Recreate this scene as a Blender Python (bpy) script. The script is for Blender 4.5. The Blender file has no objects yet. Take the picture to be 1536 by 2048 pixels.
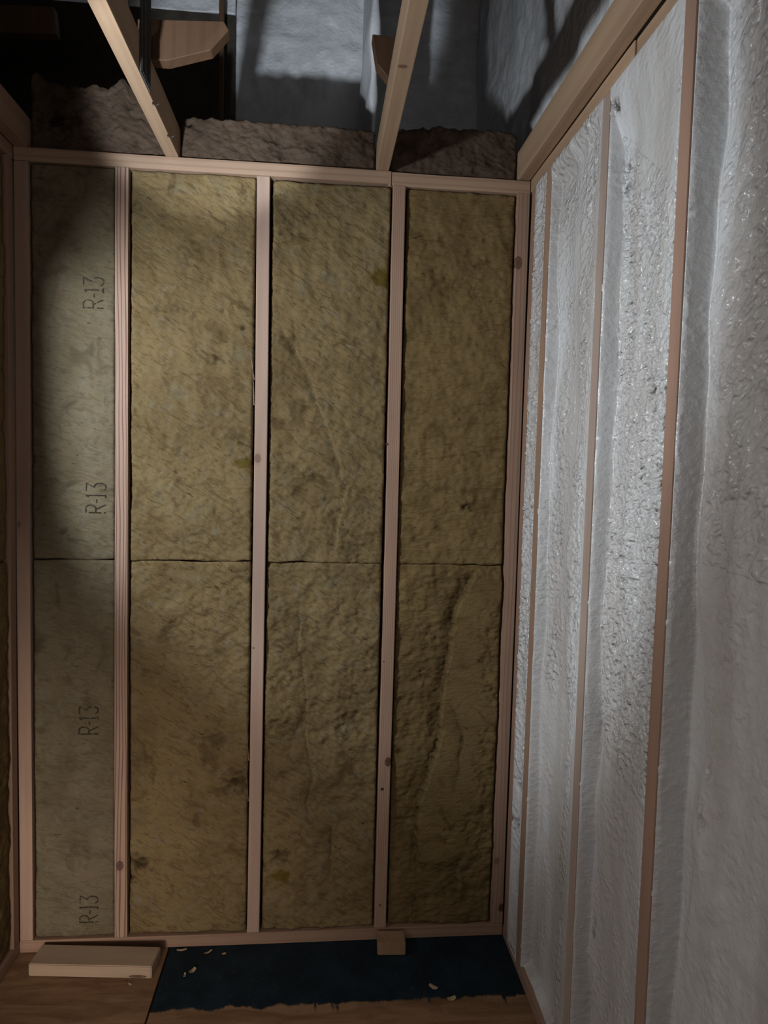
import bpy, bmesh, math, random
import numpy as np
from mathutils import Vector, Matrix

random.seed(7)
sc = bpy.context.scene
C = sc.collection

# ------------------------------------------------------------------ camera
cam_d = bpy.data.cameras.new('camera')
cam = bpy.data.objects.new('camera', cam_d); C.objects.link(cam)
cam.location = (0.8930, -2.1375, 1.5216)
cam.rotation_euler = (1.507051, -0.025723, -0.091618)
cam_d.sensor_fit = 'HORIZONTAL'; cam_d.sensor_width = 36.0
cam_d.lens = 1387.18 * 36.0 / 1536.0
cam_d.clip_start = 0.02
sc.camera = cam

# ------------------------------------------------------------------ world, lamps, exposure
w = bpy.data.worlds.new('world'); sc.world = w; w.use_nodes = True
bg = w.node_tree.nodes['Background']
bg.inputs[0].default_value = (0.90, 0.92, 1.0, 1); bg.inputs[1].default_value = 0.03

def aim(o, target):
    d = Vector(target) - o.location
    o.rotation_euler = d.to_track_quat('-Z', 'Y').to_euler()

def spot(name, loc, target, energy, color, angle, blend, radius):
    d = bpy.data.lights.new(name, 'SPOT'); d.energy = energy; d.color = color
    d.spot_size = math.radians(angle); d.spot_blend = blend; d.shadow_soft_size = radius
    o = bpy.data.objects.new(name, d); C.objects.link(o); o.location = loc; aim(o, target); return o

def area(name, loc, target, energy, color, sx, sy):
    d = bpy.data.lights.new(name, 'AREA'); d.energy = energy; d.color = color
    d.shape = 'RECTANGLE'; d.size = sx; d.size_y = sy
    o = bpy.data.objects.new(name, d); C.objects.link(o); o.location = loc; aim(o, target); return o

# a work lamp in the doorway on the left, a second one further back aimed up between the joists,
# daylight through the doorway, and two unseen fills added behind the camera, one low
spot('work_lamp', (-0.12, -0.95, 1.86), (0.973, 0.069, 1.991), 69, (0.89, 0.95, 1.0), 102, 0.35, 0.065)
spot('attic_lamp', (0.296, -1.60, 1.43), (0.74, 1.0, 3.42), 172, (0.84, 0.92, 1.0), 23, 0.4, 0.03)
area('doorway_daylight', (-0.75, -0.95, 1.78), (1.4, -0.98, 1.35), 13, (1.0, 0.96, 0.92), 0.9, 0.5)
area('room_fill', (0.75, -3.6, 1.3), (0.75, 0, 1.1), 7, (1.0, 0.92, 0.85), 1.4, 1.0)  # unseen fill light added behind the camera
lo = area('low_fill', (0.10, -2.9, 0.75), (0.12, 0, 0.26), 2.4, (1.0, 0.87, 0.76), 0.35, 0.35)  # unseen fill added to brighten the lower left corner
lo.data.spread = math.radians(42)

sc.view_settings.view_transform = 'Standard'
sc.view_settings.look = 'None'
sc.view_settings.gamma = 1.0
sc.view_settings.use_curve_mapping = False
sc.view_settings.exposure = 0.0

# ------------------------------------------------------------------ noise
def _hash(ix, iy, seed):
    h = (ix.astype(np.int64) * 374761393 + iy.astype(np.int64) * 668265263 + seed * 974711) & 0xffffffff
    h = ((h ^ (h >> 13)) * 1274126177) & 0xffffffff
    return (h ^ (h >> 16)) & 0xffff

def perlin(x, y, seed=0):
    x = np.asarray(x, float); y = np.asarray(y, float)
    ix = np.floor(x); iy = np.floor(y); fx = x - ix; fy = y - iy
    def g(dx, dy):
        a = _hash(ix + dx, iy + dy, seed) / 65536.0 * 2 * math.pi
        return np.cos(a) * (fx - dx) + np.sin(a) * (fy - dy)
    sx = fx * fx * fx * (fx * (fx * 6 - 15) + 10); sy = fy * fy * fy * (fy * (fy * 6 - 15) + 10)
    a = g(0, 0) * (1 - sx) + g(1, 0) * sx; b = g(0, 1) * (1 - sx) + g(1, 1) * sx
    return (a * (1 - sy) + b * sy) * 1.5

def fbm(x, y, seed=0, oct=3):
    r = 0; a = 1.0
    for k in range(oct):
        r = r + a * perlin(x * 2 ** k, y * 2 ** k, seed + k * 17); a *= 0.5
    return r

def smooth(a, b, t):
    t = np.clip((t - a) / (b - a), 0, 1); return t * t * (3 - 2 * t)

# ------------------------------------------------------------------ object helpers
def link(name, me, m=None, parent=None, kind=None):
    o = bpy.data.objects.new(name, me); C.objects.link(o)
    if m is not None and len(me.materials) == 0: me.materials.append(m)
    if parent is not None: o.parent = parent
    if kind: o['kind'] = kind
    return o

def tag(o, label, cat, group=None):
    o['label'] = label; o['category'] = cat
    if group: o['group'] = group
    return o

def box_mesh(x0, x1, y0, y1, z0, z1, bevel=0.0, name='box'):
    bm = bmesh.new(); bmesh.ops.create_cube(bm, size=1)
    for v in bm.verts:
        v.co = Vector(((x0 + x1) / 2 + v.co.x * (x1 - x0), (y0 + y1) / 2 + v.co.y * (y1 - y0), (z0 + z1) / 2 + v.co.z * (z1 - z0)))
    if bevel: bmesh.ops.bevel(bm, geom=bm.edges[:], offset=bevel, segments=2, affect='EDGES', profile=0.6)
    me = bpy.data.meshes.new(name); bm.to_mesh(me); bm.free(); return me

def box(name, b, m, parent=None, bevel=0.0, kind=None):
    return link(name, box_mesh(*b, bevel=bevel), m, parent, kind)

AX = {'z': (0, 0, 0), 'x': (0, math.pi / 2, 0), 'y': (-math.pi / 2, 0, 0)}
def lumber(name, b, axis, m, parent=None, bow=0.0, seed=0, bevel=0.0022):
    """a length of sawn timber filling the world box b; local Z runs along the grain"""
    x0, x1, y0, y1, z0, z1 = b
    c = Vector(((x0 + x1) / 2, (y0 + y1) / 2, (z0 + z1) / 2))
    sx, sy, sz = x1 - x0, y1 - y0, z1 - z0
    if axis == 'z': a, d, L = sx, sy, sz
    elif axis == 'x': a, d, L = sz, sy, sx
    else: a, d, L = sx, sz, sy
    bm = bmesh.new(); bmesh.ops.create_cube(bm, size=1)
    for v in bm.verts: v.co = Vector((v.co.x * a, v.co.y * d, v.co.z * L))
    bmesh.ops.bevel(bm, geom=bm.edges[:], offset=bevel, segments=2, affect='EDGES', profile=0.6)
    n = max(2, int(L / 0.12))
    for k in range(1, n):
        z = -L / 2 + L * k / n
        bmesh.ops.bisect_plane(bm, geom=bm.verts[:] + bm.edges[:] + bm.faces[:], plane_co=(0, 0, z), plane_no=(0, 0, 1))
    r = random.Random(seed)
    p1 = r.random() * 6
    for v in bm.verts:
        t = v.co.z / L
        v.co.x += bow * (math.cos(math.pi * t)) + 0.0006 * math.sin(t * 9 + p1)
    me = bpy.data.meshes.new(name); bm.to_mesh(me); bm.free()
    o = link(name, me, m, parent)
    o.location = c; o.rotation_euler = AX[axis]
    return o

def grid_solid(name, P, axis, back, m, parent=None, origin=(0, 0, 0), attrs=None, ragged_back=False):
    """closed slab whose front is the point grid P[nv,nu,3]; its back lies at coordinate `back` on `axis`"""
    nv, nu = P.shape[:2]
    front = P.reshape(-1, 3)
    ring = [(0, j) for j in range(nu)] + [(i, nu - 1) for i in range(1, nv)] + [(nv - 1, j) for j in range(nu - 2, -1, -1)] + [(i, 0) for i in range(nv - 2, 0, -1)]
    ri = np.array([a * nu + b for a, b in ring])
    rb = front[ri].copy(); rb[:, axis] = back
    V = np.concatenate([front, rb]) - np.array(origin)
    i, j = np.meshgrid(np.arange(nv - 1), np.arange(nu - 1), indexing='ij')
    q = np.stack([i * nu + j, i * nu + j + 1, (i + 1) * nu + j + 1, (i + 1) * nu + j], -1).reshape(-1, 4)
    n = len(ri); k = np.arange(n); k2 = (k + 1) % n; base = nv * nu
    s = np.stack([ri[k2], ri[k], base + k, base + k2], -1)
    cor = [0, nu - 1, nu - 1 + nv - 1, nu - 1 + nv - 1 + nu - 1]
    bq = np.array([[base + c for c in reversed(cor)]])
    Q = np.concatenate([q, s, bq]).astype(np.int32)
    me = bpy.data.meshes.new(name)
    me.vertices.add(len(V)); me.vertices.foreach_set('co', V.astype(np.float32).ravel())
    me.loops.add(Q.size); me.loops.foreach_set('vertex_index', Q.ravel())
    me.polygons.add(len(Q)); me.polygons.foreach_set('loop_start', np.arange(0, Q.size, 4, dtype=np.int32))
    sm = np.ones(len(Q), bool); sm[len(q):] = False
    me.polygons.foreach_set('use_smooth', sm)
    for an, av in (attrs or {}).items():
        at = me.attributes.new(an, 'FLOAT', 'POINT')
        at.data.foreach_set('value', np.concatenate([av.ravel(), av.ravel()[ri]]).astype(np.float32))
    me.update(calc_edges=True); me.validate()
    o = link(name, me, m, parent); o.location = origin
    return o

# ------------------------------------------------------------------ materials
class NT:
    def __init__(s, name):
        s.m = bpy.data.materials.new(name); s.m.use_nodes = True; s.t = s.m.node_tree
        s.b = s.t.nodes['Principled BSDF']; s.tc = s.t.nodes.new('ShaderNodeTexCoord'); s.oi = s.t.nodes.new('ShaderNodeObjectInfo')
    def n(s, kind, **kw):
        x = s.t.nodes.new(kind)
        for k, v in kw.items(): setattr(x, k, v)
        return x
    def l(s, a, b): s.t.links.new(a, b)
    def mapping(s, src, scale, rot=(0, 0, 0)):
        if any(rot):
            r0 = s.n('ShaderNodeMapping'); r0.inputs['Rotation'].default_value = rot; s.l(src, r0.inputs[0]); src = r0.outputs[0]
        mp = s.n('ShaderNodeMapping'); mp.inputs['Scale'].default_value = scale
        s.l(src, mp.inputs[0]); return mp.outputs[0]
    def coords(s, rnd=True):
        if not rnd: return s.tc.outputs['Object']
        a = s.n('ShaderNodeVectorMath', operation='SCALE'); a.inputs[0].default_value = (7.3, 3.1, 11.7)
        s.l(s.oi.outputs['Random'], a.inputs['Scale'])
        b = s.n('ShaderNodeVectorMath', operation='ADD'); s.l(s.tc.outputs['Object'], b.inputs[0]); s.l(a.outputs[0], b.inputs[1])
        return b.outputs[0]
    def noise(s, vec, scale, detail=4, rough=0.55, dist=0.0):
        x = s.n('ShaderNodeTexNoise'); x.inputs['Scale'].default_value = scale; x.inputs['Detail'].default_value = detail
        x.inputs['Roughness'].default_value = rough; x.inputs['Distortion'].default_value = dist; s.l(vec, x.inputs['Vector']); return x.outputs['Fac']
    def ramp(s, fac, stops):
        r = s.n('ShaderNodeValToRGB'); e = r.color_ramp.elements
        while len(e) < len(stops): e.new(0.5)
        for k, (p, c) in enumerate(stops):
            e[k].position = p; e[k].color = (*c, 1) if len(c) == 3 else c
        s.l(fac, r.inputs[0]); return r.outputs[0]
    def rampf(s, fac, a, b):
        r = s.n('ShaderNodeMapRange'); r.interpolation_type = 'SMOOTHSTEP'
        r.inputs[1].default_value = a; r.inputs[2].default_value = b; s.l(fac, r.inputs[0]); return r.outputs[0]
    def mix(s, fac, a, b, mode='MIX'):
        x = s.n('ShaderNodeMix'); x.data_type = 'RGBA'; x.blend_type = mode
        for src, idx in ((fac, 0), (a, 6), (b, 7)):
            if isinstance(src, (int, float)): x.inputs[idx].default_value = src
            elif isinstance(src, tuple): x.inputs[idx].default_value = (*src, 1)
            else: s.l(src, x.inputs[idx])
        return x.outputs[2]
    def math(s, op, a, b=0.0):
        x = s.n('ShaderNodeMath', operation=op)
        for src, idx in ((a, 0), (b, 1)):
            if isinstance(src, (int, float)): x.inputs[idx].default_value = src
            else: s.l(src, x.inputs[idx])
        return x.outputs[0]
    def bump(s, h, strength, dist):
        b = s.n('ShaderNodeBump'); b.inputs['Strength'].default_value = strength; b.inputs['Distance'].default_value = dist
        s.l(h, b.inputs['Height']); s.l(b.outputs[0], s.b.inputs['Normal'])
    def done(s, col, rough=0.7, spec=0.3):
        if isinstance(col, tuple): s.b.inputs['Base Color'].default_value = (*col, 1)
        else: s.l(col, s.b.inputs['Base Color'])
        s.b.inputs['Roughness'].default_value = rough; s.b.inputs['Specular IOR Level'].default_value = spec
        return s.m

def wood(name, base=(0.53, 0.365, 0.252), dim=0.70, line=(0.30, 0.155, 0.10), freq=55, strength=0.35, sharp=0.25, warp=0.012, knots=()):
    base = tuple(c * dim for c in base); line = tuple(c * (dim + 0.1) for c in line)
    s = NT(name); v = s.coords()
    lo = s.noise(s.mapping(v, (18, 18, 1.3)), 1.0, 2)
    sep = s.n('ShaderNodeSeparateXYZ'); s.l(v, sep.inputs[0])
    off = s.math('MULTIPLY', s.math('SUBTRACT', lo, 0.5), warp * 2)
    xx = s.math('ADD', s.math('ADD', sep.outputs[0], s.math('MULTIPLY', sep.outputs[1], 0.45)), off)
    wv = s.math('ADD', s.math('MULTIPLY', s.math('SINE', s.math('MULTIPLY', xx, freq * 6.283)), 0.5), 0.5)
    rings = s.rampf(wv, 1 - sharp * 2, 1.0)
    fine = s.noise(s.mapping(v, (600, 600, 9)), 1.0, 3, 0.6)
    tone = s.noise(s.mapping(v, (9, 9, 1.6)), 1.0, 3)
    col = s.mix(s.rampf(tone, 0.3, 0.72), tuple(c * 0.86 for c in base), tuple(min(1, c * 1.10) for c in base))
    col = s.mix(s.math('MULTIPLY', rings, strength), col, line)
    col = s.mix(s.math('MULTIPLY', s.rampf(fine, 0.5, 0.8), 0.22), col, line)
    if knots:
        o3 = s.n('ShaderNodeSeparateXYZ'); s.l(s.tc.outputs['Object'], o3.inputs[0])
        wob = s.math('MULTIPLY', s.math('SUBTRACT', s.noise(s.tc.outputs['Object'], 120, 2), 0.5), 0.55)
        for kx, kz, rx, rz, dark in knots:
            dx = s.math('DIVIDE', s.math('SUBTRACT', o3.outputs[0], kx), rx)
            dz = s.math('DIVIDE', s.math('SUBTRACT', o3.outputs[2], kz), rz)
            d = s.math('ADD', s.math('SQRT', s.math('ADD', s.math('MULTIPLY', dx, dx), s.math('MULTIPLY', dz, dz))), wob)
            core = s.rampf(d, 1.05, 0.55); rim = s.rampf(s.math('ABSOLUTE', s.math('SUBTRACT', d, 1.0)), 0.28, 0.05)
            halo = s.rampf(d, 2.6, 1.0)
            col = s.mix(s.math('MULTIPLY', halo, 0.25), col, line)
            col = s.mix(s.math('MULTIPLY', core, dark), col, (0.085, 0.04, 0.025))
            col = s.mix(s.math('MULTIPLY', rim, dark), col, (0.05, 0.022, 0.014))
    s.bump(s.math('ADD', fine, s.math('MULTIPLY', rings, 0.5)), 0.25, 0.0008)
    return s.done(col, 0.62, 0.25)

def wool(name, light=(0.212, 0.155, 0.075), dark=(0.088, 0.056, 0.024), grey=(0.195, 0.170, 0.115), rot=-0.55, streak=1.0):
    s = NT(name); v = s.coords()
    a = s.noise(v, 6.0, 5, 0.62, 0.6); b = s.noise(v, 24, 4, 0.6, 0.8)
    f = s.noise(s.mapping(v, (60, 60, 340), (0, rot, 0)), 1.0, 3, 0.6, 0.5)
    f2 = s.noise(s.mapping(v, (17, 17, 62), (0, rot, 0)), 1.0, 4, 0.65, 1.4)
    f3 = s.noise(s.mapping(v, (34, 34, 95), (0, rot * 0.7, 0)), 1.0, 2, 0.5, 0.8)
    col = s.mix(s.rampf(a, 0.30, 0.62), tuple(d * 0.45 + l * 0.55 for d, l in zip(dark, light)), light)
    col = s.mix(s.math('MULTIPLY', s.rampf(b, 0.50, 0.70), 0.55), col, grey)
    col = s.mix(s.math('MULTIPLY', s.rampf(f2, 0.49, 0.66), 0.58 * streak), col, dark)
    col = s.mix(s.math('MULTIPLY', s.rampf(f, 0.52, 0.75), 0.35), col, dark)
    col = s.mix(s.math('MULTIPLY', s.rampf(f, 0.45, 0.25), 0.25), col, tuple(min(1, l * 1.35) for l in light))
    col = s.mix(s.math('MULTIPLY', s.rampf(f3, 0.67, 0.77), 0.75), col, tuple(c * 0.5 for c in dark))
    smu = s.noise(v, 10, 3, 0.55, 1.0)
    col = s.mix(s.math('MULTIPLY', s.rampf(smu, 0.56, 0.72), 0.60), col, tuple(c * 0.8 for c in dark))
    at = s.n('ShaderNodeAttribute'); at.attribute_name = 'stain_shade'  # carries shade painted into creases and holes
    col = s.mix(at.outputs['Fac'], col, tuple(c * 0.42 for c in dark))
    at2 = s.n('ShaderNodeAttribute'); at2.attribute_name = 'resin'
    col = s.mix(at2.outputs['Fac'], col, (0.10, 0.070, 0.010))
    h = s.math('ADD', s.math('MULTIPLY', f, 0.7), s.math('ADD', s.math('MULTIPLY', b, 0.8), s.math('SUBTRACT', 1.0, f2)))
    s.bump(h, 0.8, 0.004)
    return s.done(col, 0.95, 0.1)

def foam(name, c1=(0.60, 0.61, 0.62), c2=(0.47, 0.452, 0.44), rough=0.24):
    s = NT(name); v = s.tc.outputs['Object']
    big = s.noise(s.mapping(v, (7, 7, 1.1)), 1.0, 3); bl = s.noise(v, 11, 3)
    col = s.mix(s.rampf(big, 0.35, 0.68), c2, c1)
    col = s.mix(s.math('MULTIPLY', s.rampf(bl, 0.5, 0.75), 0.3), col, (0.50, 0.468, 0.452))
    at = s.n('ShaderNodeAttribute'); at.attribute_name = 'stain_shade'  # carries stains plus shade painted into cracks
    col = s.mix(at.outputs['Fac'], col, (0.05, 0.045, 0.035))
    ra = s.n('ShaderNodeAttribute'); ra.attribute_name = 'rough'
    f = s.noise(s.mapping(v, (1, 1, 1.5)), 210, 2, 0.5)
    g = s.noise(s.mapping(v, (1, 0.9, 1.35), (0.35, 0, 0)), 58, 1, 0.4, 0.2)
    g = s.math('POWER', g, 1.6)
    hh = s.math('ADD', s.math('MULTIPLY', f, 0.10), s.math('MULTIPLY', g, s.math('ADD', s.math('MULTIPLY', ra.outputs['Fac'], 1.6), 0.10)))
    s.bump(hh, 0.9, 0.012)
    rr = s.rampf(bl, 0.2, 0.8)
    s.l(s.math('ADD', s.math('MULTIPLY', rr, 0.12), rough - 0.06), s.b.inputs['Roughness'])
    s.l(col, s.b.inputs['Base Color']); s.b.inputs['Specular IOR Level'].default_value = 0.5
    return s.m

def plain(name, c, rough=0.8, spec=0.2, var=0.2, scale=20):
    s = NT(name); n = s.noise(s.tc.outputs['Object'], scale, 4)
    col = s.mix(s.rampf(n, 0.3, 0.7), tuple(x * (1 - var) for x in c), tuple(x * (1 + var) for x in c))
    s.bump(n, 0.2, 0.002); return s.done(col, rough, spec)

M_wood = wood('pine')
M_joist = wood('pine_joist', base=(0.53, 0.365, 0.235), freq=38, strength=0.22, sharp=0.4)
M_rough = wood('sawn_pine', base=(0.44, 0.285, 0.195), freq=45)
M_wool = wool('mineral_wool')
M_woolgrey = wool('mineral_wool_grey', light=(0.170, 0.140, 0.090), dark=(0.082, 0.062, 0.036), grey=(0.175, 0.158, 0.118), rot=-0.3, streak=0.8)
M_woolbrown = wool('mineral_wool_brown', light=(0.185, 0.128, 0.056), dark=(0.085, 0.052, 0.020), grey=(0.165, 0.122, 0.062), rot=0.1, streak=0.75)
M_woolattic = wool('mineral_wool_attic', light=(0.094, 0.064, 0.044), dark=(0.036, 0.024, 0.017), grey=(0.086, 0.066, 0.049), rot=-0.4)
M_foam = foam('spray_foam_white')
M_foamroof = foam('spray_foam_roof', c1=(0.68, 0.70, 0.73), c2=(0.58, 0.58, 0.59), rough=0.36)
M_dark = plain('sheathing', (0.055, 0.045, 0.035))
M_ink = plain('black_ink', (0.040, 0.034, 0.024), 0.9, 0.1)
M_metal = plain('dark_nail_steel', (0.045, 0.042, 0.040), 0.45, 0.5)
M_metal.node_tree.nodes['Principled BSDF'].inputs['Metallic'].default_value = 0.7

# ------------------------------------------------------------------ dimensions (metres)
ZT = 2.4125; W = 0.038; XR = 1.5187; D = 0.089
STUD = [0.0204, 0.3026, 0.7092, 1.1145, 1.4997]

# ------------------------------------------------------------------ floor
floor = box('floor', (-1.4, 1.7, -3.2, 1.1, -0.10, -0.0185), M_dark, kind='structure')
def floor_mat(name, paint):
    s = NT(name); v = s.tc.outputs['Object']
    a = s.noise(s.mapping(v, (4, 26, 1)), 1.0, 5, 0.6, 0.8); b = s.noise(v, 9, 4, 0.6); c = s.noise(v, 55, 3)
    col = s.mix(s.rampf(a, 0.3, 0.7), (0.165, 0.088, 0.044), (0.28, 0.165, 0.092))
    col = s.mix(s.math('MULTIPLY', s.rampf(b, 0.55, 0.75), 0.5), col, (0.10, 0.05, 0.025))
    col = s.mix(s.math('MULTIPLY', s.rampf(c, 0.66, 0.74), 0.7), col, (0.06, 0.03, 0.015))
    if paint:
        sp = s.n('ShaderNodeSeparateXYZ'); s.l(v, sp.inputs[0])
        e = s.math('ADD', sp.outputs[1], s.math('MULTIPLY', s.math('SUBTRACT', s.noise(s.mapping(v, (1, 0.25, 1)), 14, 5, 0.65), 0.5), 0.07))
        f = s.rampf(e, -0.262, -0.252)
        drip = s.rampf(s.noise(s.mapping(v, (1, 0.2, 1)), 30, 3), 0.62, 0.68)
        f2 = s.math('MULTIPLY', s.rampf(e, -0.30, -0.26), drip)
        f = s.math('MAXIMUM', f, f2)
        pc = s.mix(s.rampf(b, 0.35, 0.7), (0.005, 0.012, 0.019), (0.011, 0.023, 0.033))
        pc = s.mix(s.math('MULTIPLY', s.rampf(c, 0.60, 0.75), 0.5), pc, (0.05, 0.042, 0.032))
        col = s.mix(f, col, pc)
    s.bump(s.math('ADD', a, c), 0.3, 0.002)
    return s.done(col, 0.75, 0.2)
box('plywood_sheet', (-1.35, 0.4480, -3.1, 0.09, -0.018, 0.0), floor_mat('bare_plywood', False), floor, 0.0015)['label'] = 'bare brown plywood sheet'
box('plywood_sheet', (0.4525, 1.67, -3.1, 0.09, -0.018, -0.001), floor_mat('painted_plywood', True), floor, 0.0015)['label'] = 'plywood sheet with dark blue paint and a ragged paint edge'

# ------------------------------------------------------------------ back wall framing
wall_back = box('wall_back', (-D - 0.03, XR + 0.115, D + 0.012, D + 0.030, 0, ZT - 0.003), M_dark, kind='structure')
ms = [wood('pine_left_stud', base=(0.50, 0.335, 0.25), freq=30, strength=0.12, knots=[(-0.012, 0.12, 0.004, 0.008, 0.5)]),
      wood('pine_striped_stud', base=(0.56, 0.385, 0.29), line=(0.20, 0.085, 0.060), freq=98, strength=0.92, sharp=0.17, warp=0.016, knots=[(-0.003, 0.271 - 1.2065, 0.009, 0.013, 0.9)]),
      wood('pine_plain_stud', base=(0.58, 0.41, 0.325), freq=26, strength=0.08, knots=[(-0.006, 1.54 - 1.2065, 0.008, 0.011, 0.55), (-0.010, 0.956 - 1.2065, 0.0022, 0.0025, 1)]),
      wood('pine_fine_stud', base=(0.51, 0.345, 0.25), freq=170, strength=0.60, sharp=0.4, warp=0.006, knots=[(0.012, 0.590 - 1.2065, 0.008, 0.013, 1), (-0.004, 0.501 - 1.2065, 0.004, 0.004, 1), (-0.001, 0.116 - 1.2065, 0.003, 0.0035, 0.9), (-0.010, 0.913 - 1.2065, 0.002, 0.002, 1)]),
      wood('pine_right_stud', base=(0.49, 0.325, 0.24), freq=75, strength=0.60, sharp=0.22, warp=0.012, knots=[(-0.011, 2.163 - 1.2065, 0.010, 0.017, 0.8), (-0.008, 0.253 - 1.2065, 0.007, 0.010, 0.45), (0.012, 0.094 - 1.2065, 0.007, 0.012, 1)])]
bows = [0, -0.001, 0.003, 0.003, 0.001]
studs = []
for k, x in enumerate(STUD):
    s_ = lumber('stud', (x - W / 2, x + W / 2, 0.0, D, W + 0.0005, ZT - W - 0.0005), 'z', ms[k], wall_back, bow=bows[k], seed=k)
    studs.append(s_)
studs[1]['label'] = 'stud with dark wavy grain stripes and a knot near its foot'
studs[2]['label'] = 'pale plain stud with splinters on its left edge'
studs[3]['label'] = 'fine-grained stud with a dark knot and nail holes'
studs[4]['label'] = 'end stud with a dark knot near its top, beside the foam'
lumber('top_plate', (0.0, 1.0895, 0.0, D, ZT - W, ZT), 'x', M_wood, wall_back, seed=11)
lumber('top_plate', (1.0910, XR, 0.0005, D, ZT - W - 0.004, ZT - 0.003), 'x', M_wood, wall_back, seed=12)
lumber('bottom_plate', (0.0, XR, 0.0, D, 0.0003, W), 'x', M_rough, wall_back, seed=13)
box('splice_shim', (1.079, 1.0885, -0.0008, 0.003, ZT - 0.046, ZT - 0.012), M_wood, wall_back, 0.001)

def spike(bm, a, b, r):
    a = Vector(a); b = Vector(b); d = (b - a).normalized(); u = d.orthogonal().normalized(); v = d.cross(u)
    ring = [bm.verts.new(a + (u * math.cos(t) + v * math.sin(t)) * r) for t in (0, 2.1, 4.2)]
    tip = bm.verts.new(b); bm.faces.new(ring)
    for i in range(3): bm.faces.new((ring[i], ring[(i + 1) % 3], tip))
def tube(bm, pts, r, n=6):
    rings = []
    for k, p in enumerate(pts):
        p = Vector(p); d = (Vector(pts[min(k + 1, len(pts) - 1)]) - Vector(pts[max(k - 1, 0)])).normalized()
        u = d.orthogonal().normalized(); v = d.cross(u); rr = r[k] if isinstance(r, (list, tuple)) else r
        rings.append([bm.verts.new(p + (u * math.cos(6.2832 * i / n) + v * math.sin(6.2832 * i / n)) * rr) for i in range(n)])
    for a, b in zip(rings, rings[1:]):
        for i in range(n): bm.faces.new((a[i], a[(i + 1) % n], b[(i + 1) % n], b[i]))
    bm.faces.new(rings[0][::-1]); bm.faces.new(rings[-1])
def mesh_of(bm, name):
    bmesh.ops.recalc_face_normals(bm, faces=bm.faces[:])
    me = bpy.data.meshes.new(name); bm.to_mesh(me); bm.free(); return me

for base, tip in (((0.691, -0.001, 1.775), (0.674, -0.012, 1.880)), ((0.691, -0.001, 1.720), (0.682, -0.010, 1.872)), ((0.691, -0.001, 1.700), (0.6865, -0.006, 1.800)),
                  ((0.690, -0.001, 0.600), (0.681, -0.006, 0.700)), ((0.690, -0.001, 0.470), (0.683, -0.005, 0.545))):
    bm = bmesh.new(); c = studs[2].location
    spike(bm, Vector(base) - c, Vector(tip) - c, 0.0016)
    link('splinter', mesh_of(bm, 'splinter'), M_wood, studs[2])
for (x, z) in ((1.0945, 1.595), (1.108, 0.501)):
    bm = bmesh.new(); c = studs[3].location
    tube(bm, [Vector((x, 0.001, z)) - c, Vector((x, -0.003, z)) - c], 0.0032, 8)
    link('nail_head', mesh_of(bm, 'nail_head'), M_metal, studs[3])

# ------------------------------------------------------------------ mineral wool batts
def seg_dist(px, pz, pts):
    """signed distance to a polyline running downwards (positive on its right)"""
    best = np.full(px.shape, 1e9); sg = np.zeros(px.shape)
    for (ax, az), (bx, bz) in zip(pts, pts[1:]):
        dx, dz = bx - ax, bz - az; L2 = dx * dx + dz * dz
        t = np.clip(((px - ax) * dx + (pz - az) * dz) / L2, 0, 1)
        ex = px - (ax + t * dx); ez = pz - (az + t * dz); d = np.hypot(ex, ez)
        cr = dx * ez - dz * ex
        m = d < best; best = np.where(m, d, best); sg = np.where(m, np.sign(cr), sg)
    return best * sg

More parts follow.
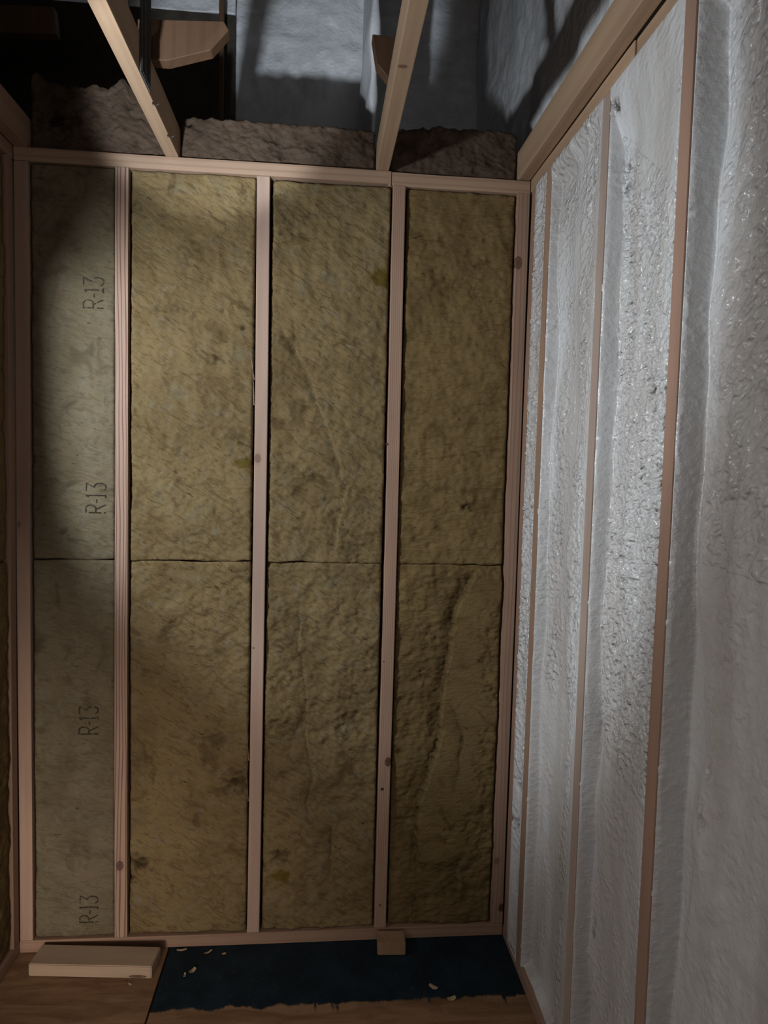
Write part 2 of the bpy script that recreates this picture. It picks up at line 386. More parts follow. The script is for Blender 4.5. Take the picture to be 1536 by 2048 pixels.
def batt(name, x0, x1, z0, z1, m, seed, y0=0.010, back=D + 0.011, amp=1.0, creases=(), pits=(), resin=(), step=0.0045, rag=0.0, topfun=None, streaks=0.0):
    nx = int((x1 - x0) / step) + 1; nz = int((z1 - z0) / step) + 1
    xs = np.linspace(x0, x1, nx); zs = np.linspace(z0, z1, nz)
    X, Z = np.meshgrid(xs, zs)
    h = amp * (0.0060 * fbm(X * 5.5, Z * 4.5, seed, 2) + 0.0038 * fbm(X * 19, Z * 17, seed + 5, 2) + 0.0018 * fbm(X * 60 + Z * 14, Z * 85, seed + 9, 2))
    h += amp * 0.0030 * -np.abs(fbm(X * 24 + 3, Z * 30, seed + 21, 2))
    tear = np.abs(fbm(X * 7 + 0.3 * Z, Z * 10, seed + 81, 3)); h -= amp * 0.0035 * np.exp(-(tear / 0.035) ** 2) * smooth(0.0, 0.3, fbm(X * 5, Z * 5, seed + 85, 2))
    st = np.zeros_like(X); rs = np.zeros_like(X)
    for pts, hh, wd in creases:
        d = seg_dist(X, Z, pts) + 0.006 * fbm(X * 30, Z * 30, seed + 31, 2)
        zlo = min(p[1] for p in pts); zhi = max(p[1] for p in pts)
        fade = smooth(zlo - 0.01, zlo + 0.08, Z) * (1 - smooth(zhi - 0.05, zhi + 0.01, Z))
        prof = np.where(d > 0, np.exp(-d / (wd * 2.2)) * (1 - np.exp(-d / 0.0022)), -0.55 * np.exp(d / wd))
        h += 1.5 * hh * prof * fade
        st = np.maximum(st, fade * 0.75 * np.exp(-np.abs(d + 0.002) / 0.0032))  # crease and its low side coloured dark, as shade
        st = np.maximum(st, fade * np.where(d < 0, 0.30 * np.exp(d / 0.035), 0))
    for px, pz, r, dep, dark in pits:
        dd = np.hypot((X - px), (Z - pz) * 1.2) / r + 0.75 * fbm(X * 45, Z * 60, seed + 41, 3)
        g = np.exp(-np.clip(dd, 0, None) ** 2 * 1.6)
        h -= dep * g; st = np.maximum(st, dark * g)  # pits coloured darker too, as shade inside them
    for px, pz, rx, rz in resin:
        dd = np.hypot((X - px) / rx, (Z - pz) / rz) + 0.5 * fbm(X * 30, Z * 30, seed + 51, 2)
        rs = np.maximum(rs, 0.85 * smooth(1.1, 0.5, dd))
    e = np.minimum(X - x0, x1 - X)
    n1 = 0.5 + 0.8 * fbm(X * 22, Z * 22, seed + 61, 2)
    rad = 0.008 + 0.010 * np.clip(n1, 0, 1)
    t = np.clip(e / rad, 0, 1); h -= 0.012 * (1 - np.sqrt(1 - (1 - t) ** 2))
    ez = np.clip(np.minimum(Z - z0, z1 - Z) / (0.004 + 0.010 * np.clip(n1, 0, 1)), 0, 1); h -= 0.0035 * (1 - ez) ** 2
    h = np.minimum(h, 0.013)
    Y = y0 - h
    P = np.stack([X, Y, Z], -1)
    inner = np.minimum(np.minimum(X - x0, x1 - X) / 0.02, 1)
    # ragged outline: border vertices wander a little inside their bay
    jit = 0.0035 * np.clip(fbm(X * 40, Z * 40, seed + 71, 2), -0.9, 0.9)
    P[:, 0, 0] += 0.002 + np.abs(jit[:, 0]); P[:, -1, 0] -= 0.002 + np.abs(jit[:, -1])
    gap = 0.0052 * np.clip(fbm(xs * 9, xs * 0 + 3.3, seed // 2 + 91, 2) + 0.12, 0, 1)
    P[0, :, 2] += gap; P[-1, :, 2] -= gap * 0.5
    if topfun is not None:
        f = (Z - z0) / (z1 - z0); P[..., 2] = z0 + f * topfun(X)
    org = ((x0 + x1) / 2, (y0 + back) / 2, z0)
    o = grid_solid(name, P, 1, back, m, None, org, {'stain_shade': np.clip(st, 0, 1), 'resin': rs})
    o['_g'] = 0; del o['_g']
    return o, (xs, zs, Y, org)

def sample(info, x, z):
    xs, zs, Y, org = info
    i = min(max((x - xs[0]) / (xs[1] - xs[0]), 0), len(xs) - 1.001); k = min(max((z - zs[0]) / (zs[1] - zs[0]), 0), len(zs) - 1.001)
    a, b = int(i), int(k); u, v = i - a, k - b
    return Y[b, a] * (1 - u) * (1 - v) + Y[b, a + 1] * u * (1 - v) + Y[b + 1, a] * (1 - u) * v + Y[b + 1, a + 1] * u * v

GLYPH = {'R': [[(0, 0), (0, 1)], [(0, 1), (.7, 1), (.95, .86), (.95, .66), (.7, .5), (0, .5)], [(.4, .5), (1, 0)]],
         '-': [[(0.1, .45), (.9, .45)]],
         '1': [[(.5, 0), (.5, 1)], [(.05, 0), (.95, 0)], [(.15, .85), (.5, 1)]],
         '3': [[(0, .98), (1, .98), (.5, .58), (.85, .52), (1, .36), (1, .16), (.78, 0), (.25, 0), (0, .14)]]}
def lettering(parent, info, xr, z0, height, length, seed):
    """the printed R-13, reading upwards, as a thin film of ink lying on the batt's surface"""
    r = random.Random(seed); bm = bmesh.new(); org = info[3]; wd = 0.0044
    lay = [('R', 0.0, 0.27), ('-', 0.33, 0.14), ('1', 0.50, 0.17), ('3', 0.74, 0.26)]
    for ch, a0, aw in lay:
        for line in GLYPH[ch]:
            for (a, b), (c, d) in zip(line, line[1:]):
                p = np.array([xr - b * height, z0 + (a0 + a * aw) * length]); q = np.array([xr - d * height, z0 + (a0 + c * aw) * length])
                L = np.hypot(*(q - p)); n = max(1, int(round(L / 0.0045))); t = (q - p) / L; nn = np.array([-t[1], t[0]])
                for k in range(n):
                    if r.random() < 0.10: continue
                    ww = wd * r.uniform(0.30, 0.52)
                    e0 = p + (q - p) * (k / n) - t * 0.0006; e1 = p + (q - p) * ((k + 1) / n) + t * 0.0004
                    vs = []
                    for e, s in ((e0, -1), (e0, 1), (e1, 1), (e1, -1)):
                        xx, zz = e + nn * s * ww
                        vs.append(bm.verts.new((xx - org[0], sample(info, xx, zz) - 0.0012 - org[1], zz - org[2])))
                    f = bm.faces.new(vs)
    me = bpy.data.meshes.new('lettering'); bm.to_mesh(me); bm.free()
    o = link('lettering', me, M_ink, parent); o['label'] = 'black printed R-13 reading upwards'
    return o

BAY = [(STUD[k] + W / 2 + 0.0003, STUD[k + 1] - W / 2 - 0.0003) for k in range(4)]
SEAM = 1.2215; ZB = W + 0.001; ZU = ZT - W - 0.001
G = 'mineral wool batts between the studs of the back wall'
def wb(k, upper, m, seed, label, **kw):
    z0, z1 = (SEAM + 0.0001, ZU) if upper else (ZB, SEAM - 0.0001)
    if k >= 2 and upper: z1 -= 0.0052
    o, info = batt('insulation_batt', BAY[k][0] + (0.0042 if k > 1 else 0.001), BAY[k][1] - 0.001, z0, z1, m, seed, **kw)
    tag(o, label, 'insulation', G); return o, info
o, i = wb(0, True, M_woolgrey, 101, 'grey-green wool batt printed R-13 twice, upper one of the narrow left bay', amp=0.6,
          pits=[(0.165, 2.15, .02, .004, .3), (0.13, 1.30, .015, .004, .5), (0.10, 1.45, .02, .003, .3)])
lettering(o, i, 0.247, 1.969, 0.057, 0.088, 1); lettering(o, i, 0.254, 1.365, 0.057, 0.088, 2)
o, i = wb(0, False, M_woolgrey, 102, 'grey-green wool batt printed R-13 twice, lower one of the narrow left bay', amp=0.6,
          pits=[(0.15, 0.60, .035, .004, .35), (0.14, 0.95, .015, .003, .4)])
lettering(o, i, 0.232, 0.685, 0.056, 0.086, 3); lettering(o, i, 0.231, 0.084, 0.055, 0.085, 4)
wb(1, True, M_wool, 103, 'olive wool batt right of the striped stud, above the horizontal seam',
   pits=[(0.572, 1.832, .02, .005, .7), (0.647, 1.745, .02, .004, .4), (0.518, 2.153, .05, .004, .4), (0.44, 1.98, .05, .004, .35), (0.625, 1.60, .05, .003, .35), (0.655, 1.93, .01, .004, .8)], resin=[(0.668, 1.527, .035, .022)])
wb(1, False, M_wool, 104, 'olive wool batt right of the striped stud, below the seam, torn beside the knot',
   pits=[(0.357, 0.268, .032, .012, .9), (0.325, 0.22, .02, .010, .8), (0.655, 0.528, .045, .010, .85), (0.61, 0.50, .03, .006, .5), (0.58, 0.66, .05, .004, .4), (0.36, 0.60, .04, .003, .3)])
wb(2, True, M_wool, 105, 'olive wool batt right of the plain splintered stud, above the seam',
   creases=[([(0.764, 1.944), (0.849, 1.798), (0.922, 1.602), (0.971, 1.457), (0.946, 1.325), (0.942, 1.231)], 0.007, 0.03)],
   pits=[(0.966, 1.688, .02, .004, .5), (0.833, 2.273, .02, .004, .4), (0.99, 1.27, .045, .004, .4), (0.79, 2.23, .03, .005, .45), (0.80, 1.50, .05, .003, .3)], resin=[(1.075, 2.1, .05, .03)])
wb(2, False, M_wool, 106, 'creased olive wool batt right of the plain splintered stud, below the seam', amp=1.15,
   creases=[([(0.84, 1.09), (0.834, 0.962), (0.851, 0.883), (0.863, 0.787), (0.862, 0.658), (0.888, 0.536), (0.869, 0.463), (0.878, 0.360)], 0.009, 0.035), ([(0.955, 0.40), (0.948, 0.30), (0.95, 0.18)], 0.005, 0.03)],
   pits=[(0.79, 0.282, .028, .010, .75), (0.925, 0.148, .014, .008, .6), (0.79, 0.70, .05, .006, .45), (1.0, 0.72, .04, .006, .4), (0.83, 0.86, .02, .006, .5)], resin=[(0.80, 0.215, .035, .025)])
wb(3, True, M_woolbrown, 107, 'brown wool batt in the right-hand bay beside the foam wall, above the seam', amp=0.9,
   pits=[(1.366, 1.403, .020, .010, .75), (1.345, 1.41, .012, .008, .7), (1.25, 2.22, .02, .004, .4), (1.27, 1.33, .02, .004, .45), (1.20, 1.30, .015, .005, .5)])
wb(3, False, M_woolbrown, 108, 'brown wool batt in the right-hand bay with a long vertical tear, below the seam', amp=1.3,
   creases=[([(1.389, 1.205), (1.367, 1.141), (1.332, 1.084), (1.326, 1.012), (1.31, 0.915), (1.293, 0.785), (1.294, 0.654), (1.267, 0.555), (1.235, 0.456), (1.225, 0.323), (1.241, 0.222)], 0.024, 0.05),
            ([(1.31, 0.80), (1.345, 0.72), (1.366, 0.669), (1.354, 0.554), (1.333, 0.454)], 0.009, 0.03), ([(1.39, 0.30), (1.36, 0.22), (1.37, 0.10)], 0.006, 0.03)],
   pits=[(1.16, 0.62, .02, .006, .6), (1.36, 0.90, .02, .004, .4)])

# ------------------------------------------------------------------ left wall (its end by the corner; a doorway follows)
wall_left = box('wall_left', (-D - 0.03, -D - 0.012, -0.50, 0.0, 0, ZT - 0.003), M_dark, kind='structure')
lumber('stud', (-D, -0.0005, -W, -0.0008, W + 0.0005, ZT - W), 'z', wood('pine_left_wall', base=(0.40, 0.26, 0.18), freq=40), wall_left, seed=31)
lumber('stud', (-D, -0.0005, -0.50, -0.462, W, ZT - W), 'z', M_rough, wall_left, seed=32)
lumber('bottom_plate', (-D, -0.0005, -0.50, -0.0008, 0.0003, W - 0.0005), 'y', M_rough, wall_left, seed=33)
lumber('top_plate', (-D, -0.0005, -3.0, -0.0008, ZT - W + 0.0005, ZT), 'y', M_rough, wall_left, seed=34)
lumber('shading_header', (-D, -0.0005, -2.4, -0.501, 1.943, ZT - W - 0.0005), 'y', M_rough, wall_left, seed=35)  # unseen, added and set low to block the work lamp's upward light
def left_batt(z0, z1, seed, label):
    y0, y1 = -0.4615, -W - 0.001
    ys = np.linspace(y0, y1, 84); zs = np.linspace(z0, z1, 230); Yg, Zg = np.meshgrid(ys, zs)
    h = 0.006 * fbm(Yg * 6, Zg * 6, seed, 2) + 0.004 * fbm(Yg * 22, Zg * 22, seed + 3, 3)
    e = np.minimum(np.minimum(Yg - y0, y1 - Yg), np.minimum(Zg - z0, z1 - Zg)); h -= 0.010 * np.clip(1 - e / 0.012, 0, 1) ** 2
    P = np.stack([-0.009 + np.minimum(h, 0.008), Yg, Zg], -1)
    org = (-0.05, (y0 + y1) / 2, z0)
    o = grid_solid('insulation_batt', P, 0, -D - 0.011, M_woolbrown, None, org, {'stain_shade': np.zeros_like(Yg), 'resin': np.zeros_like(Yg)})
    tag(o, label, 'insulation', 'mineral wool batts in the left wall')
left_batt(W + 0.001, SEAM - 0.001, 201, 'dark olive wool batt in the left wall, at the lower left picture edge')
left_batt(SEAM + 0.001, ZT - W - 0.001, 202, 'dark olive wool batt in the left wall, at the upper left picture edge')

# ------------------------------------------------------------------ right wall: studs, plates and sprayed foam
wall_right = box('wall_right', (XR + 0.095, XR + 0.115, -3.1, 0.09, 0, ZT - 0.003), M_dark, kind='structure')
RS = [(-0.192, -0.154), (-0.588, -0.550), (-0.950, -0.912), (-1.360, -1.322), (-1.766, -1.728)]
rm = [wood('pine_foamed_a', base=(0.42, 0.275, 0.19), freq=30, strength=0.2), wood('pine_foamed_b', base=(0.50, 0.40, 0.34), freq=22, strength=0.12),
      wood('pine_foamed_c', base=(0.46, 0.29, 0.215), freq=24, strength=0.15, knots=[(0.0, 0.44, 0.006, 0.007, 0.6), (0.012, 0.78 - 0.2, 0.006, 0.008, 0.8), (0.0, -0.31, 0.007, 0.012, 0.6), (0.004, -0.46, 0.006, 0.012, 0.7)]), M_rough, M_rough]
lumber('stud', (XR + 0.0005, XR + D, -W - 0.012, -0.012, W, ZT - W), 'z', wood('pine_corner', base=(0.40, 0.25, 0.18), freq=40), wall_right, seed=40)
rstuds = []
for k, (a, b) in enumerate(RS):
    rstuds.append(lumber('stud', (XR, XR + D, a, b, W, ZT - W), 'z', rm[k], wall_right, seed=41 + k))
rstuds[0]['label'] = 'thin ragged strip of stud showing through the foam'
rstuds[1]['label'] = 'stud smeared pale with foam overspray'
rstuds[2]['label'] = 'clean brown stud standing clear of the foam'
lumber('top_plate', (XR + 0.0008, XR + D, -0.705, 0.0, ZT - W, ZT), 'y', M_joist, wall_right, seed=51)
lumber('top_plate', (XR + 0.004, XR + D, -3.0, -0.709, ZT - W - 0.003, ZT - 0.001), 'y', M_joist, wall_right, seed=52)
lumber('bottom_plate', (XR, XR + D, -3.0, -0.001, 0.0003, W), 'y', M_rough, wall_right, seed=53)

def foam_bay(ya, yb, depth, prof, amp, seed, z0=0.018, z1=ZT - W + 0.002, stain_shade_spots=(), extra=None, step=0.0036, slant=0.35, flush=0.06):
    """foam filling between a stud edge ya (far) and the next stud edge yb (near)"""
    Wd = ya - yb; over = 0.005
    u = np.concatenate([np.linspace(-over, 0.016, 18), np.linspace(0.016, Wd - 0.01, max(6, int((Wd - 0.026) / step)))[1:], np.linspace(Wd - 0.01, Wd + over, 10)[1:]])
    z = np.linspace(z0, z1, int((z1 - z0) / step))
    U, Z = np.meshgrid(u, z)
    s = np.clip((U - 0.005) / (Wd - 0.005), 0, 1)
    wob = 0.010 * fbm(Z * 6, Z * 0 + seed, seed, 4)
    d = prof(s, Z) * depth * smooth(-0.0005, 0.007, U + wob * 0.12)
    d = d * (1 + 0.25 * fbm(U * 8, Z * 3, seed + 2, 2))
    a = amp(s, Z)
    zr = Z + slant * U
    w1 = 0.010 * fbm(U * 20, Z * 20, seed + 90, 2)
    pop = 0.85 * perlin(U * 40 + 6 * w1, (zr + w1) * 85, seed + 7) + 0.60 * perlin(U * 80, (zr + w1) * 140, seed + 8) + 0.2 * perlin(U * 190, Z * 230, seed + 10)
    pop = np.where(pop > 0, pop, pop * 0.55)
    mod = 0.35 + 0.65 * smooth(-0.35, 0.35, fbm(U * 9, Z * 7, seed + 15, 2))
    d = d - a * pop * mod
    d = d - 0.0035 * fbm(U * 14, Z * 7, seed + 9, 2) * np.clip(s * 6, 0, 1)
    if extra is not None: d = d - extra(s, U, Z)
    d = d * (0.02 + 0.98 * (1 - smooth(z1 - flush, z1 - 0.008, Z)) * smooth(z0, z0 + 0.05, Z)) - 0.0004
    edge = np.maximum(-U, U - Wd)          # >0 over the face of a stud
    lip = fbm(np.where(U < Wd / 2, 0.0, 9.0), Z * 26, seed + 13, 4) * 0.0018 - 0.0022
    ov = smooth(-0.003, 0.0005, edge)
    d = d * (1 - ov) + ov * np.where(edge < lip, -0.0006, 0.004 + edge * 0.4)
    d = np.minimum(d, D - 0.01)
    st = np.zeros_like(U)
    for (py, pz, r, dep, dk) in stain_shade_spots:
        dd = np.hypot(U - (ya - py), (Z - pz) * 0.8) / r + 0.8 * fbm(U * 60, Z * 60, seed + 41, 3)
        g = np.exp(-np.clip(dd, 0, None) ** 2 * 1.5); st = np.maximum(st, dk * g); d = d + dep * g  # dark stains, and shade painted into cracks and gaps
    P = np.stack([XR + d, ya - U, Z], -1)
    return grid_solid('spray_foam', P, 0, XR + 0.094, M_foam, wall_right, (0, 0, 0), {'stain_shade': st, 'rough': np.clip(a * mod / 0.006 + 0.3 * smooth(0.0065, 0.010, U) * (a > 0.002), 0, 1)})

up = lambda Z: smooth(0.86, 1.02, Z)
foam_bay(-0.054, -0.154, 0.010, lambda s, Z: np.sin(np.pi * np.clip(s, 0, 1)) * 0.8 + .1, lambda s, Z: 0.0045 * smooth(0.4, 1.0, Z) + 0.0012, 301,
         stain_shade_spots=[(-0.09, 0.42, .025, .015, .75), (-0.11, 0.33, .02, .01, .6), (-0.10, 0.55, .02, .01, .5), (-0.12, 1.75, .012, .008, .4)])
foam_bay(-0.192, -0.550, 0.036, lambda s, Z: np.where(s < 0.5, 1.0, 1 - smooth(0.5, 1.05, s)) + 0.12 * np.sin(s * 9),
         lambda s, Z: (0.0016 + 0.0050 * np.exp(-((s - 0.72) / 0.13) ** 2) + 0.0034 * np.exp(-((s - 0.22) / 0.14) ** 2)) * (0.35 + 0.65 * up(Z)), 302)
foam_bay(-0.588, -0.912, 0.047, lambda s, Z: (1 - s) ** 0.85, lambda s, Z: 0.0006 + 0.0095 * smooth(0.0, 0.014, s) * (0.10 + 0.90 * up(Z)) * (1 - 0.93 * smooth(2.16, 2.30, Z + 0.25 * s)), 303, step=0.0026, flush=0.16,
         stain_shade_spots=[(-0.826, 1.69, .018, .012, .7), (-0.845, 1.64, .014, .008, .5), (-0.612, 2.15, .012, .012, .75), (-0.607, 2.20, .012, .012, .75), (-0.600, 2.334, .013, .006, .95), (-0.612, 2.330, .011, .006, .9), (-0.90, 2.22, .010, .008, .5), (-0.90, 2.10, .012, .008, .45), (-0.615, 0.46, .010, .006, .6), (-0.612, 0.43, .012, .006, .6)])
foam_bay(-0.950, -1.322, 0.056, lambda s, Z: (1 - s) ** 0.9, lambda s, Z: 0.0010 + 0.0022 * smooth(0.0, 0.05, s) * smooth(0.9, 1.9, Z), 304,
         stain_shade_spots=[(-1.03, 0.93, .016, .010, .25), (-1.04, 1.02, .012, .008, .25)],
         extra=lambda s, U, Z: (0.0100 * fbm(U * 13, (Z - 0.7 * U) * 26, 77, 2) * (0.25 + 0.75 * smooth(0.9, 2.0, Z)) * smooth(0.05, 0.3, s)))
foam_bay(-1.360, -1.728, 0.050, lambda s, Z: (1 - s) ** 0.9, lambda s, Z: 0.002 + 0 * Z, 305)

# ------------------------------------------------------------------ ceiling: joists, braces, attic shell
ceiling = box('ceiling', (-1.3, 1.75, -3.1, 1.2, 3.72, 3.78), M_dark, kind='structure')
J1 = (0.4245, 0.4625); J2 = (1.0440, 1.0820); JY0, JY1 = -3.0, 0.085; JZ = ZT + 0.0003
j1 = lumber('joist', (*J1, JY0, JY1, JZ, JZ + D), 'y', M_joist, ceiling, seed=61); j1['label'] = 'ceiling joist with bent nails in its edge'
j2 = lumber('joist', (*J2, JY0, JY1, JZ, JZ + D), 'y', wood('pine_joist_two', base=(0.53, 0.365, 0.235), freq=38, strength=0.2, sharp=0.4, knots=[(-0.005, -0.544 - (JY0 + JY1) / 2, 0.009, 0.006, 0.7)]), ceiling, seed=62)
lumber('joist', (XR - W, XR - 0.0006, JY0, JY1, JZ, JZ + D), 'y', M_joist, ceiling, seed=63)['label'] = 'joist lying along the foam wall'
lumber('joist', (0.0006, W, JY0, JY1, JZ, JZ + D), 'y', M_rough, ceiling, seed=64)['label'] = 'joist along the left wall'
def nail(pts, r):
    bm = bmesh.new(); tube(bm, pts, r, 6)
    o = link('nail', mesh_of(bm, 'nail'), M_metal, j1); o.matrix_parent_inverse = j1.matrix_basis.inverted(); return o
for y in (-0.135, -0.305):
    nail([(0.4605, y, ZT + 0.002), (0.4625, y - 0.001, ZT - 0.006), (0.470, y - 0.003, ZT - 0.010), (0.478, y - 0.004, ZT - 0.004)], 0.0022)

def prism(name, pts, y0, y1, m, parent):
    bm = bmesh.new()
    f = [bm.verts.new((x, y0, z)) for x, z in pts]; b = [bm.verts.new((x, y1, z)) for x, z in pts]
    bm.faces.new(f); bm.faces.new(b[::-1])
    for i in range(len(pts)): bm.faces.new((f[i], b[i], b[(i + 1) % len(pts)], f[(i + 1) % len(pts)]))
    bmesh.ops.recalc_face_normals(bm, faces=bm.faces[:])
    bmesh.ops.bevel(bm, geom=bm.edges[:], offset=0.0015, segments=1, affect='EDGES')
    me = bpy.data.meshes.new(name); bm.to_mesh(me); bm.free(); return link(name, me, m, parent)
M_brace = wood('shaded_brace', dim=0.42, base=(0.27, 0.15, 0.085), line=(0.12, 0.06, 0.035), freq=30, strength=0.2)  # wood darkened to stand in for weak light on braces and thin post
JT = JZ + D + 0.0003
prism('brace', [(0.43, JT), (0.50, JT), (0.605, 2.535), (0.648, 2.586), (0.636, 2.606), (0.43, 2.594)], -0.33, -0.292, M_brace, ceiling)['label'] = 'brown brace board with a slanted end on the left joist'
prism('brace', [(1.015, 2.535), (1.045, JT), (1.085, JT), (1.085, 2.60), (1.002, 2.605)], -0.33, -0.292, M_brace, ceiling)['label'] = 'short brace stub on the right joist'
prism('brace', [(-1.30, 2.84), (0.012, 2.90), (0.004, 2.985), (-1.30, 2.925)], 0.30, 0.338, M_brace, ceiling)['label'] = 'dark brace board deep in the left attic'

# ribbed metal strap up the side of the left joist
bm = bmesh.new()
def addbox(bm, x0, x1, y0, y1, z0, z1):
    r = bmesh.ops.create_cube(bm, size=1)
    for v in r['verts']: v.co = Vector(((x0 + x1) / 2 + v.co.x * (x1 - x0), (y0 + y1) / 2 + v.co.y * (y1 - y0), (z0 + z1) / 2 + v.co.z * (z1 - z0)))
addbox(bm, 0.4632, 0.4662, -0.440, -0.350, ZT + 0.002, 3.70)
for k in range(7): addbox(bm, 0.4660, 0.4680, -0.4365 + k * 0.0128, -0.4315 + k * 0.0128, ZT + 0.006, 3.69)
link('strap', mesh_of(bm, 'strap'), plain('dull_strap', (0.06, 0.055, 0.055), 0.6, 0.4), ceiling)['label'] = 'dark ribbed strap rising beside the left joist'

def foam_sheet(name, origin, uvec, vvec, nvec, ulen, vlen, amp, seed, step, axis, back, m, parent, extra=None):
    u = np.linspace(0, ulen, int(ulen / step) + 2); v = np.linspace(0, vlen, int(vlen / step) + 2)
    U, V = np.meshgrid(u, v)
    h = amp * (1.6 * fbm(U * 3.2, V * 3.2, seed, 2) + 0.5 * fbm(U * 16, V * 16, seed + 3, 3))
    if extra is not None: h = h + extra(U, V)
    P = np.array(origin) + U[..., None] * np.array(uvec) + V[..., None] * np.array(vvec) + h[..., None] * np.array(nvec)
    return grid_solid(name, P, axis, back, m, parent, (0, 0, 0), {'stain_shade': np.zeros_like(U), 'rough': np.zeros_like(U) + 0.12})
box('attic_shade_panel', (-1.3, 0.498, 1.0, 1.02, 2.40, 3.43), M_dark, ceiling)  # dark panel stands in for shade on the unlit attic end
foam_sheet('spray_foam', (0.05, 1.0, 3.432), (1, 0, 0), (0, 0, 1), (0, -1, 0), 0.446, 0.28, 0.010, 403, 0.012, 1, 1.15, M_foamroof, ceiling)['label'] = 'pale foam patch above the left brace board'
foam_sheet('spray_foam', (0.50, 1.0, 2.40), (1, 0, 0), (0, 0, 1), (0, -1, 0), 1.20, 1.31, 0.014, 401, 0.012, 1, 1.15, M_foamroof, ceiling)['label'] = 'grey foamed end of the attic'
foam_sheet('spray_foam', (1.548, 1.02, 2.418), (0, -1, 0), (0, 0, 1), (-1, 0, 0), 4.0, 1.30, 0.012, 402, 0.011, 0, 1.72, M_foamroof, ceiling,
           extra=lambda U, V: 0.042 * np.exp(-((V - 0.105) / 0.035) ** 2) * smooth(1.25, 1.48, U))['label'] = 'grey foamed slope above the foam wall'
box('attic_floor', (-1.3, 1.54, D + 0.034, 1.02, ZT - 0.03, ZT - 0.012), M_dark, ceiling)
box('side_shade_ceiling', (-1.3, -D - 0.002, -3.0, D + 0.02, ZT + 0.001, ZT + 0.016), M_dark, ceiling)  # unseen, added to keep lamp light out of the left attic
box('attic_side', (-1.32, -1.30, -3.1, 1.2, ZT, 3.72), M_dark, ceiling)
box('attic_front', (-1.3, 1.75, -3.12, -3.1, ZT, 3.72), M_dark, ceiling)

# foam-coated truss web seen edge on behind the right joist, deepened to block lamp light; a thin post further left
def foam_post(x0, x1, y0, y1, z0, z1, seed, lump, label, m=None):
    n, mz = 40, int((z1 - z0) / 0.012)
    a = np.linspace(0, 2 * np.pi, n, endpoint=False); z = np.linspace(z0, z1, mz); A, Z = np.meshgrid(a, z)
    def sup(c): return np.sign(c) * np.abs(c) ** 0.45
    rx = (x1 - x0) / 2; ry = (y1 - y0) / 2
    k = 1 + 0.10 * fbm(A * 1.2, Z * 9, seed, 3)
    add = 0
    for zc, wz, r in lump: add = add + r * np.exp(-((Z - zc) / wz) ** 2)
    X = (x0 + x1) / 2 + (rx * k + add) * sup(np.cos(A)); Y = (y0 + y1) / 2 + (ry * (1 + 0.02 * k) + add * 0.6) * sup(np.sin(A))
    V = np.stack([X, Y, Z], -1).reshape(-1, 3)
    F = [(i * n + j, i * n + (j + 1) % n, (i + 1) * n + (j + 1) % n, (i + 1) * n + j) for i in range(mz - 1) for j in range(n)]
    F += [tuple(range(n))[::-1], tuple(range((mz - 1) * n, mz * n))]
    me = bpy.data.meshes.new('foamed_web'); me.from_pydata(V.tolist(), [], F); me.update()
    for p in me.polygons: p.use_smooth = len(p.vertices) == 4
    o = link('foamed_web', me, m or M_foamroof, ceiling); o['label'] = label
foam_post(1.037, 1.060, 0.30, 0.985, ZT + 0.0, 3.70, 501, [(2.78, 0.05, 0.012), (2.99, 0.10, 0.018)], 'truss web coated in lumpy grey foam')
foam_post(0.436, 0.458, 0.930, 0.955, ZT - 0.012, 3.70, 502, [], 'thin post in the attic, coloured dark as if in shade', M_brace)  # dark wood tone stands in for shade on this post

# ------------------------------------------------------------------ attic batts standing on the top plate
GA = 'mineral wool pieces above the top plate'
def attic(x0, x1, h, seed, label, topfun, **kw):
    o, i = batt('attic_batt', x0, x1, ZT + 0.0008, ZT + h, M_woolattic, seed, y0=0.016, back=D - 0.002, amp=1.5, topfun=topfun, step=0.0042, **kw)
    tag(o, label, 'insulation', GA)
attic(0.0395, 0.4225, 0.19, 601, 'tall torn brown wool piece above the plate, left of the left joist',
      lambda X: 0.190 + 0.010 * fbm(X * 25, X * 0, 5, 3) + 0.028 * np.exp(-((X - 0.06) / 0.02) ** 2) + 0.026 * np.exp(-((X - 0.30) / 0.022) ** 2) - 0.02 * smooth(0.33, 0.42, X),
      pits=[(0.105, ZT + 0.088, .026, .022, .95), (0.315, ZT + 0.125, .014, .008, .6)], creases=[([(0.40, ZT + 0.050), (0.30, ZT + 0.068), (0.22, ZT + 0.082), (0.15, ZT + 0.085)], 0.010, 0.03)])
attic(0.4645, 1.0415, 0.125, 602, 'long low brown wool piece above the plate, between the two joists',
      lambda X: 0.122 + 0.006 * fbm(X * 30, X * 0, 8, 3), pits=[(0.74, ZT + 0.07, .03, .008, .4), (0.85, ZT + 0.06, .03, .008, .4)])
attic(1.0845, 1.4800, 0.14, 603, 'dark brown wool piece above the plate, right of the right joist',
      lambda X: 0.132 + 0.008 * fbm(X * 28, X * 0, 11, 3) + 0.01 * smooth(1.1, 1.25, X))

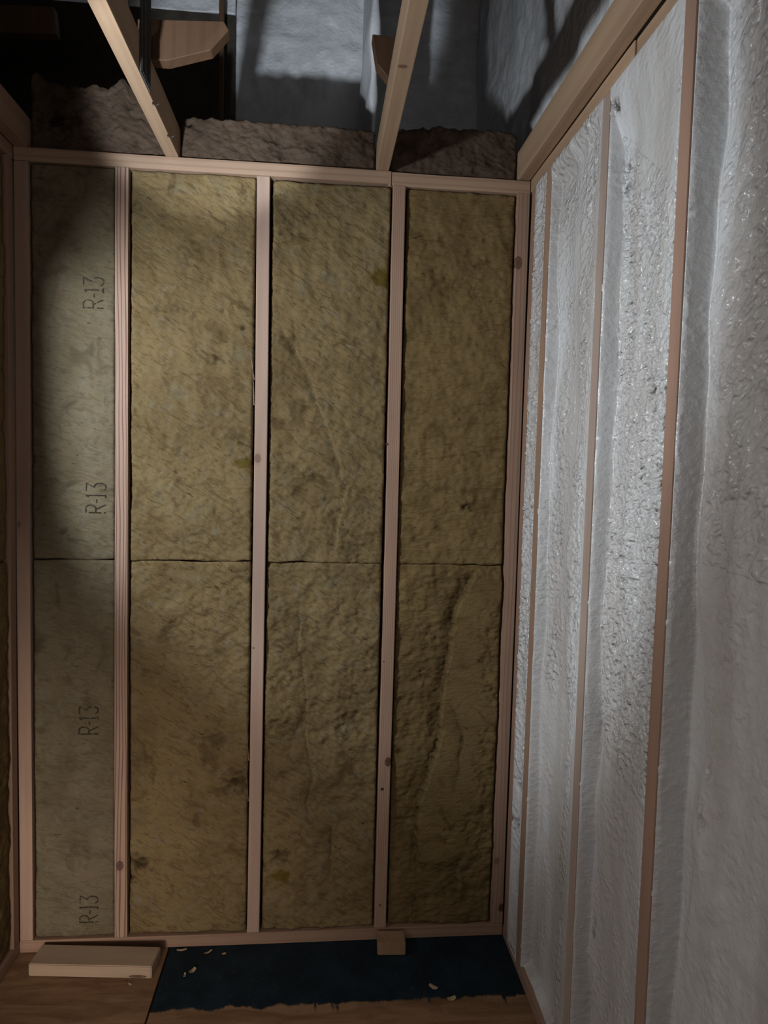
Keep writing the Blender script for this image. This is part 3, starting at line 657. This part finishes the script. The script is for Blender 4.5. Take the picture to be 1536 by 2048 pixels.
# ------------------------------------------------------------------ loose things on the floor
def offcut(name, L, wd, th, m, loc, rotz, label, cat, tilt=0.0, wedge=0.0):
    bm = bmesh.new(); bmesh.ops.create_cube(bm, size=1)
    for v in bm.verts: v.co = Vector((v.co.x * th, v.co.y * wd, v.co.z * L))
    bmesh.ops.bevel(bm, geom=bm.edges[:], offset=0.0025, segments=2, affect='EDGES')
    me = mesh_of(bm, name); o = link(name, me, m)
    o.location = loc; o.rotation_euler = Matrix.LocRotScale(None, (Matrix.Rotation(rotz, 3, 'Z') @ Matrix.Rotation(tilt, 3, 'X') @ Matrix.Rotation(math.pi / 2, 3, 'Y')), None).to_euler()
    tag(o, label, cat); return o
offcut('lumber_offcut', 0.362, 0.086, 0.038, wood('pine_offcut', base=(0.56, 0.42, 0.30), freq=30, strength=0.1, knots=[(0.012, 0.14, 0.004, 0.022, 0.9)]), (0.2515, -0.0755, 0.0195), math.radians(-5.0),
       'pale short board lying flat on the brown plywood by the left corner', 'lumber')
bo = offcut('wood_block', 0.060, 0.088, 0.040, wood('pine_block', base=(0.46, 0.285, 0.17), freq=40, strength=0.3), (1.1465, -0.0450, 0.0202), math.radians(-3),
       'small wood block on the dark blue floor against the bottom plate', 'lumber')
bo.rotation_euler = (0, 0, 0)
bo.rotation_euler = Matrix.Rotation(math.radians(-3), 3, 'Z').to_4x4().to_euler()
# block: grain runs front to back, so rebuild its axes
bo.data.transform(Matrix.Rotation(math.pi / 2, 4, 'X') @ Matrix.Rotation(math.pi / 2, 4, 'Z'))

def shaving(x, y, L, wd, rz, curl, label, seed):
    r = random.Random(seed); bm = bmesh.new(); n = 7; t = 0.0007; rows = []
    for k in range(n):
        s = k / (n - 1); px = (s - 0.5) * L; pz = 0.0012 + curl * (2 * s - 1) ** 2
        ww = wd * (0.5 + 0.5 * math.sin(math.pi * (0.12 + 0.76 * s))) / 2
        rows.append([bm.verts.new((px, -ww, pz)), bm.verts.new((px, ww, pz + 0.001)), bm.verts.new((px, ww, pz + t + 0.001)), bm.verts.new((px, -ww, pz + t))])
    for a, b in zip(rows, rows[1:]):
        for i in range(4): bm.faces.new((a[i], a[(i + 1) % 4], b[(i + 1) % 4], b[i]))
    bm.faces.new(rows[0][::-1]); bm.faces.new(rows[-1])
    o = link('wood_shaving', mesh_of(bm, 'wood_shaving'), M_chip)
    o.location = (x, y, -0.0014); o.rotation_euler = (0, 0, rz); tag(o, label, 'wood shaving', 'wood shavings scattered on the floor')
M_chip = plain('pale_chip', (0.42, 0.30, 0.19), 0.8)
shaving(0.541, -0.108, 0.024, 0.012, 0.9, 0.004, 'widest pale wood shaving on the dark floor right of the short board', 1)
shaving(0.522, -0.128, 0.016, 0.006, 1.5, 0.005, 'small curled shaving just left of the widest one, on the dark floor', 2)
shaving(0.492, -0.014, 0.030, 0.007, 0.1, 0.002, 'flat shaving at the corner of the dark floor along the bottom plate', 3)
shaving(0.575, -0.030, 0.026, 0.005, 0.6, 0.004, 'thin bent shaving near the bottom plate, under the plain stud bay', 4)
shaving(0.625, -0.038, 0.012, 0.006, 0.2, 0.001, 'tiny chip right of the thin bent shaving near the bottom plate', 5)
shaving(1.255, -0.215, 0.028, 0.012, -0.7, 0.003, 'pale chip on the dark floor in front of the wood block, to its right', 6)
shaving(1.300, -0.262, 0.026, 0.014, 0.3, 0.003, 'brownish chip at the ragged paint edge on the floor', 7)
shaving(0.372, -0.152, 0.012, 0.005, -0.4, 0.002, 'tiny chip on the brown plywood in front of the short board', 8)
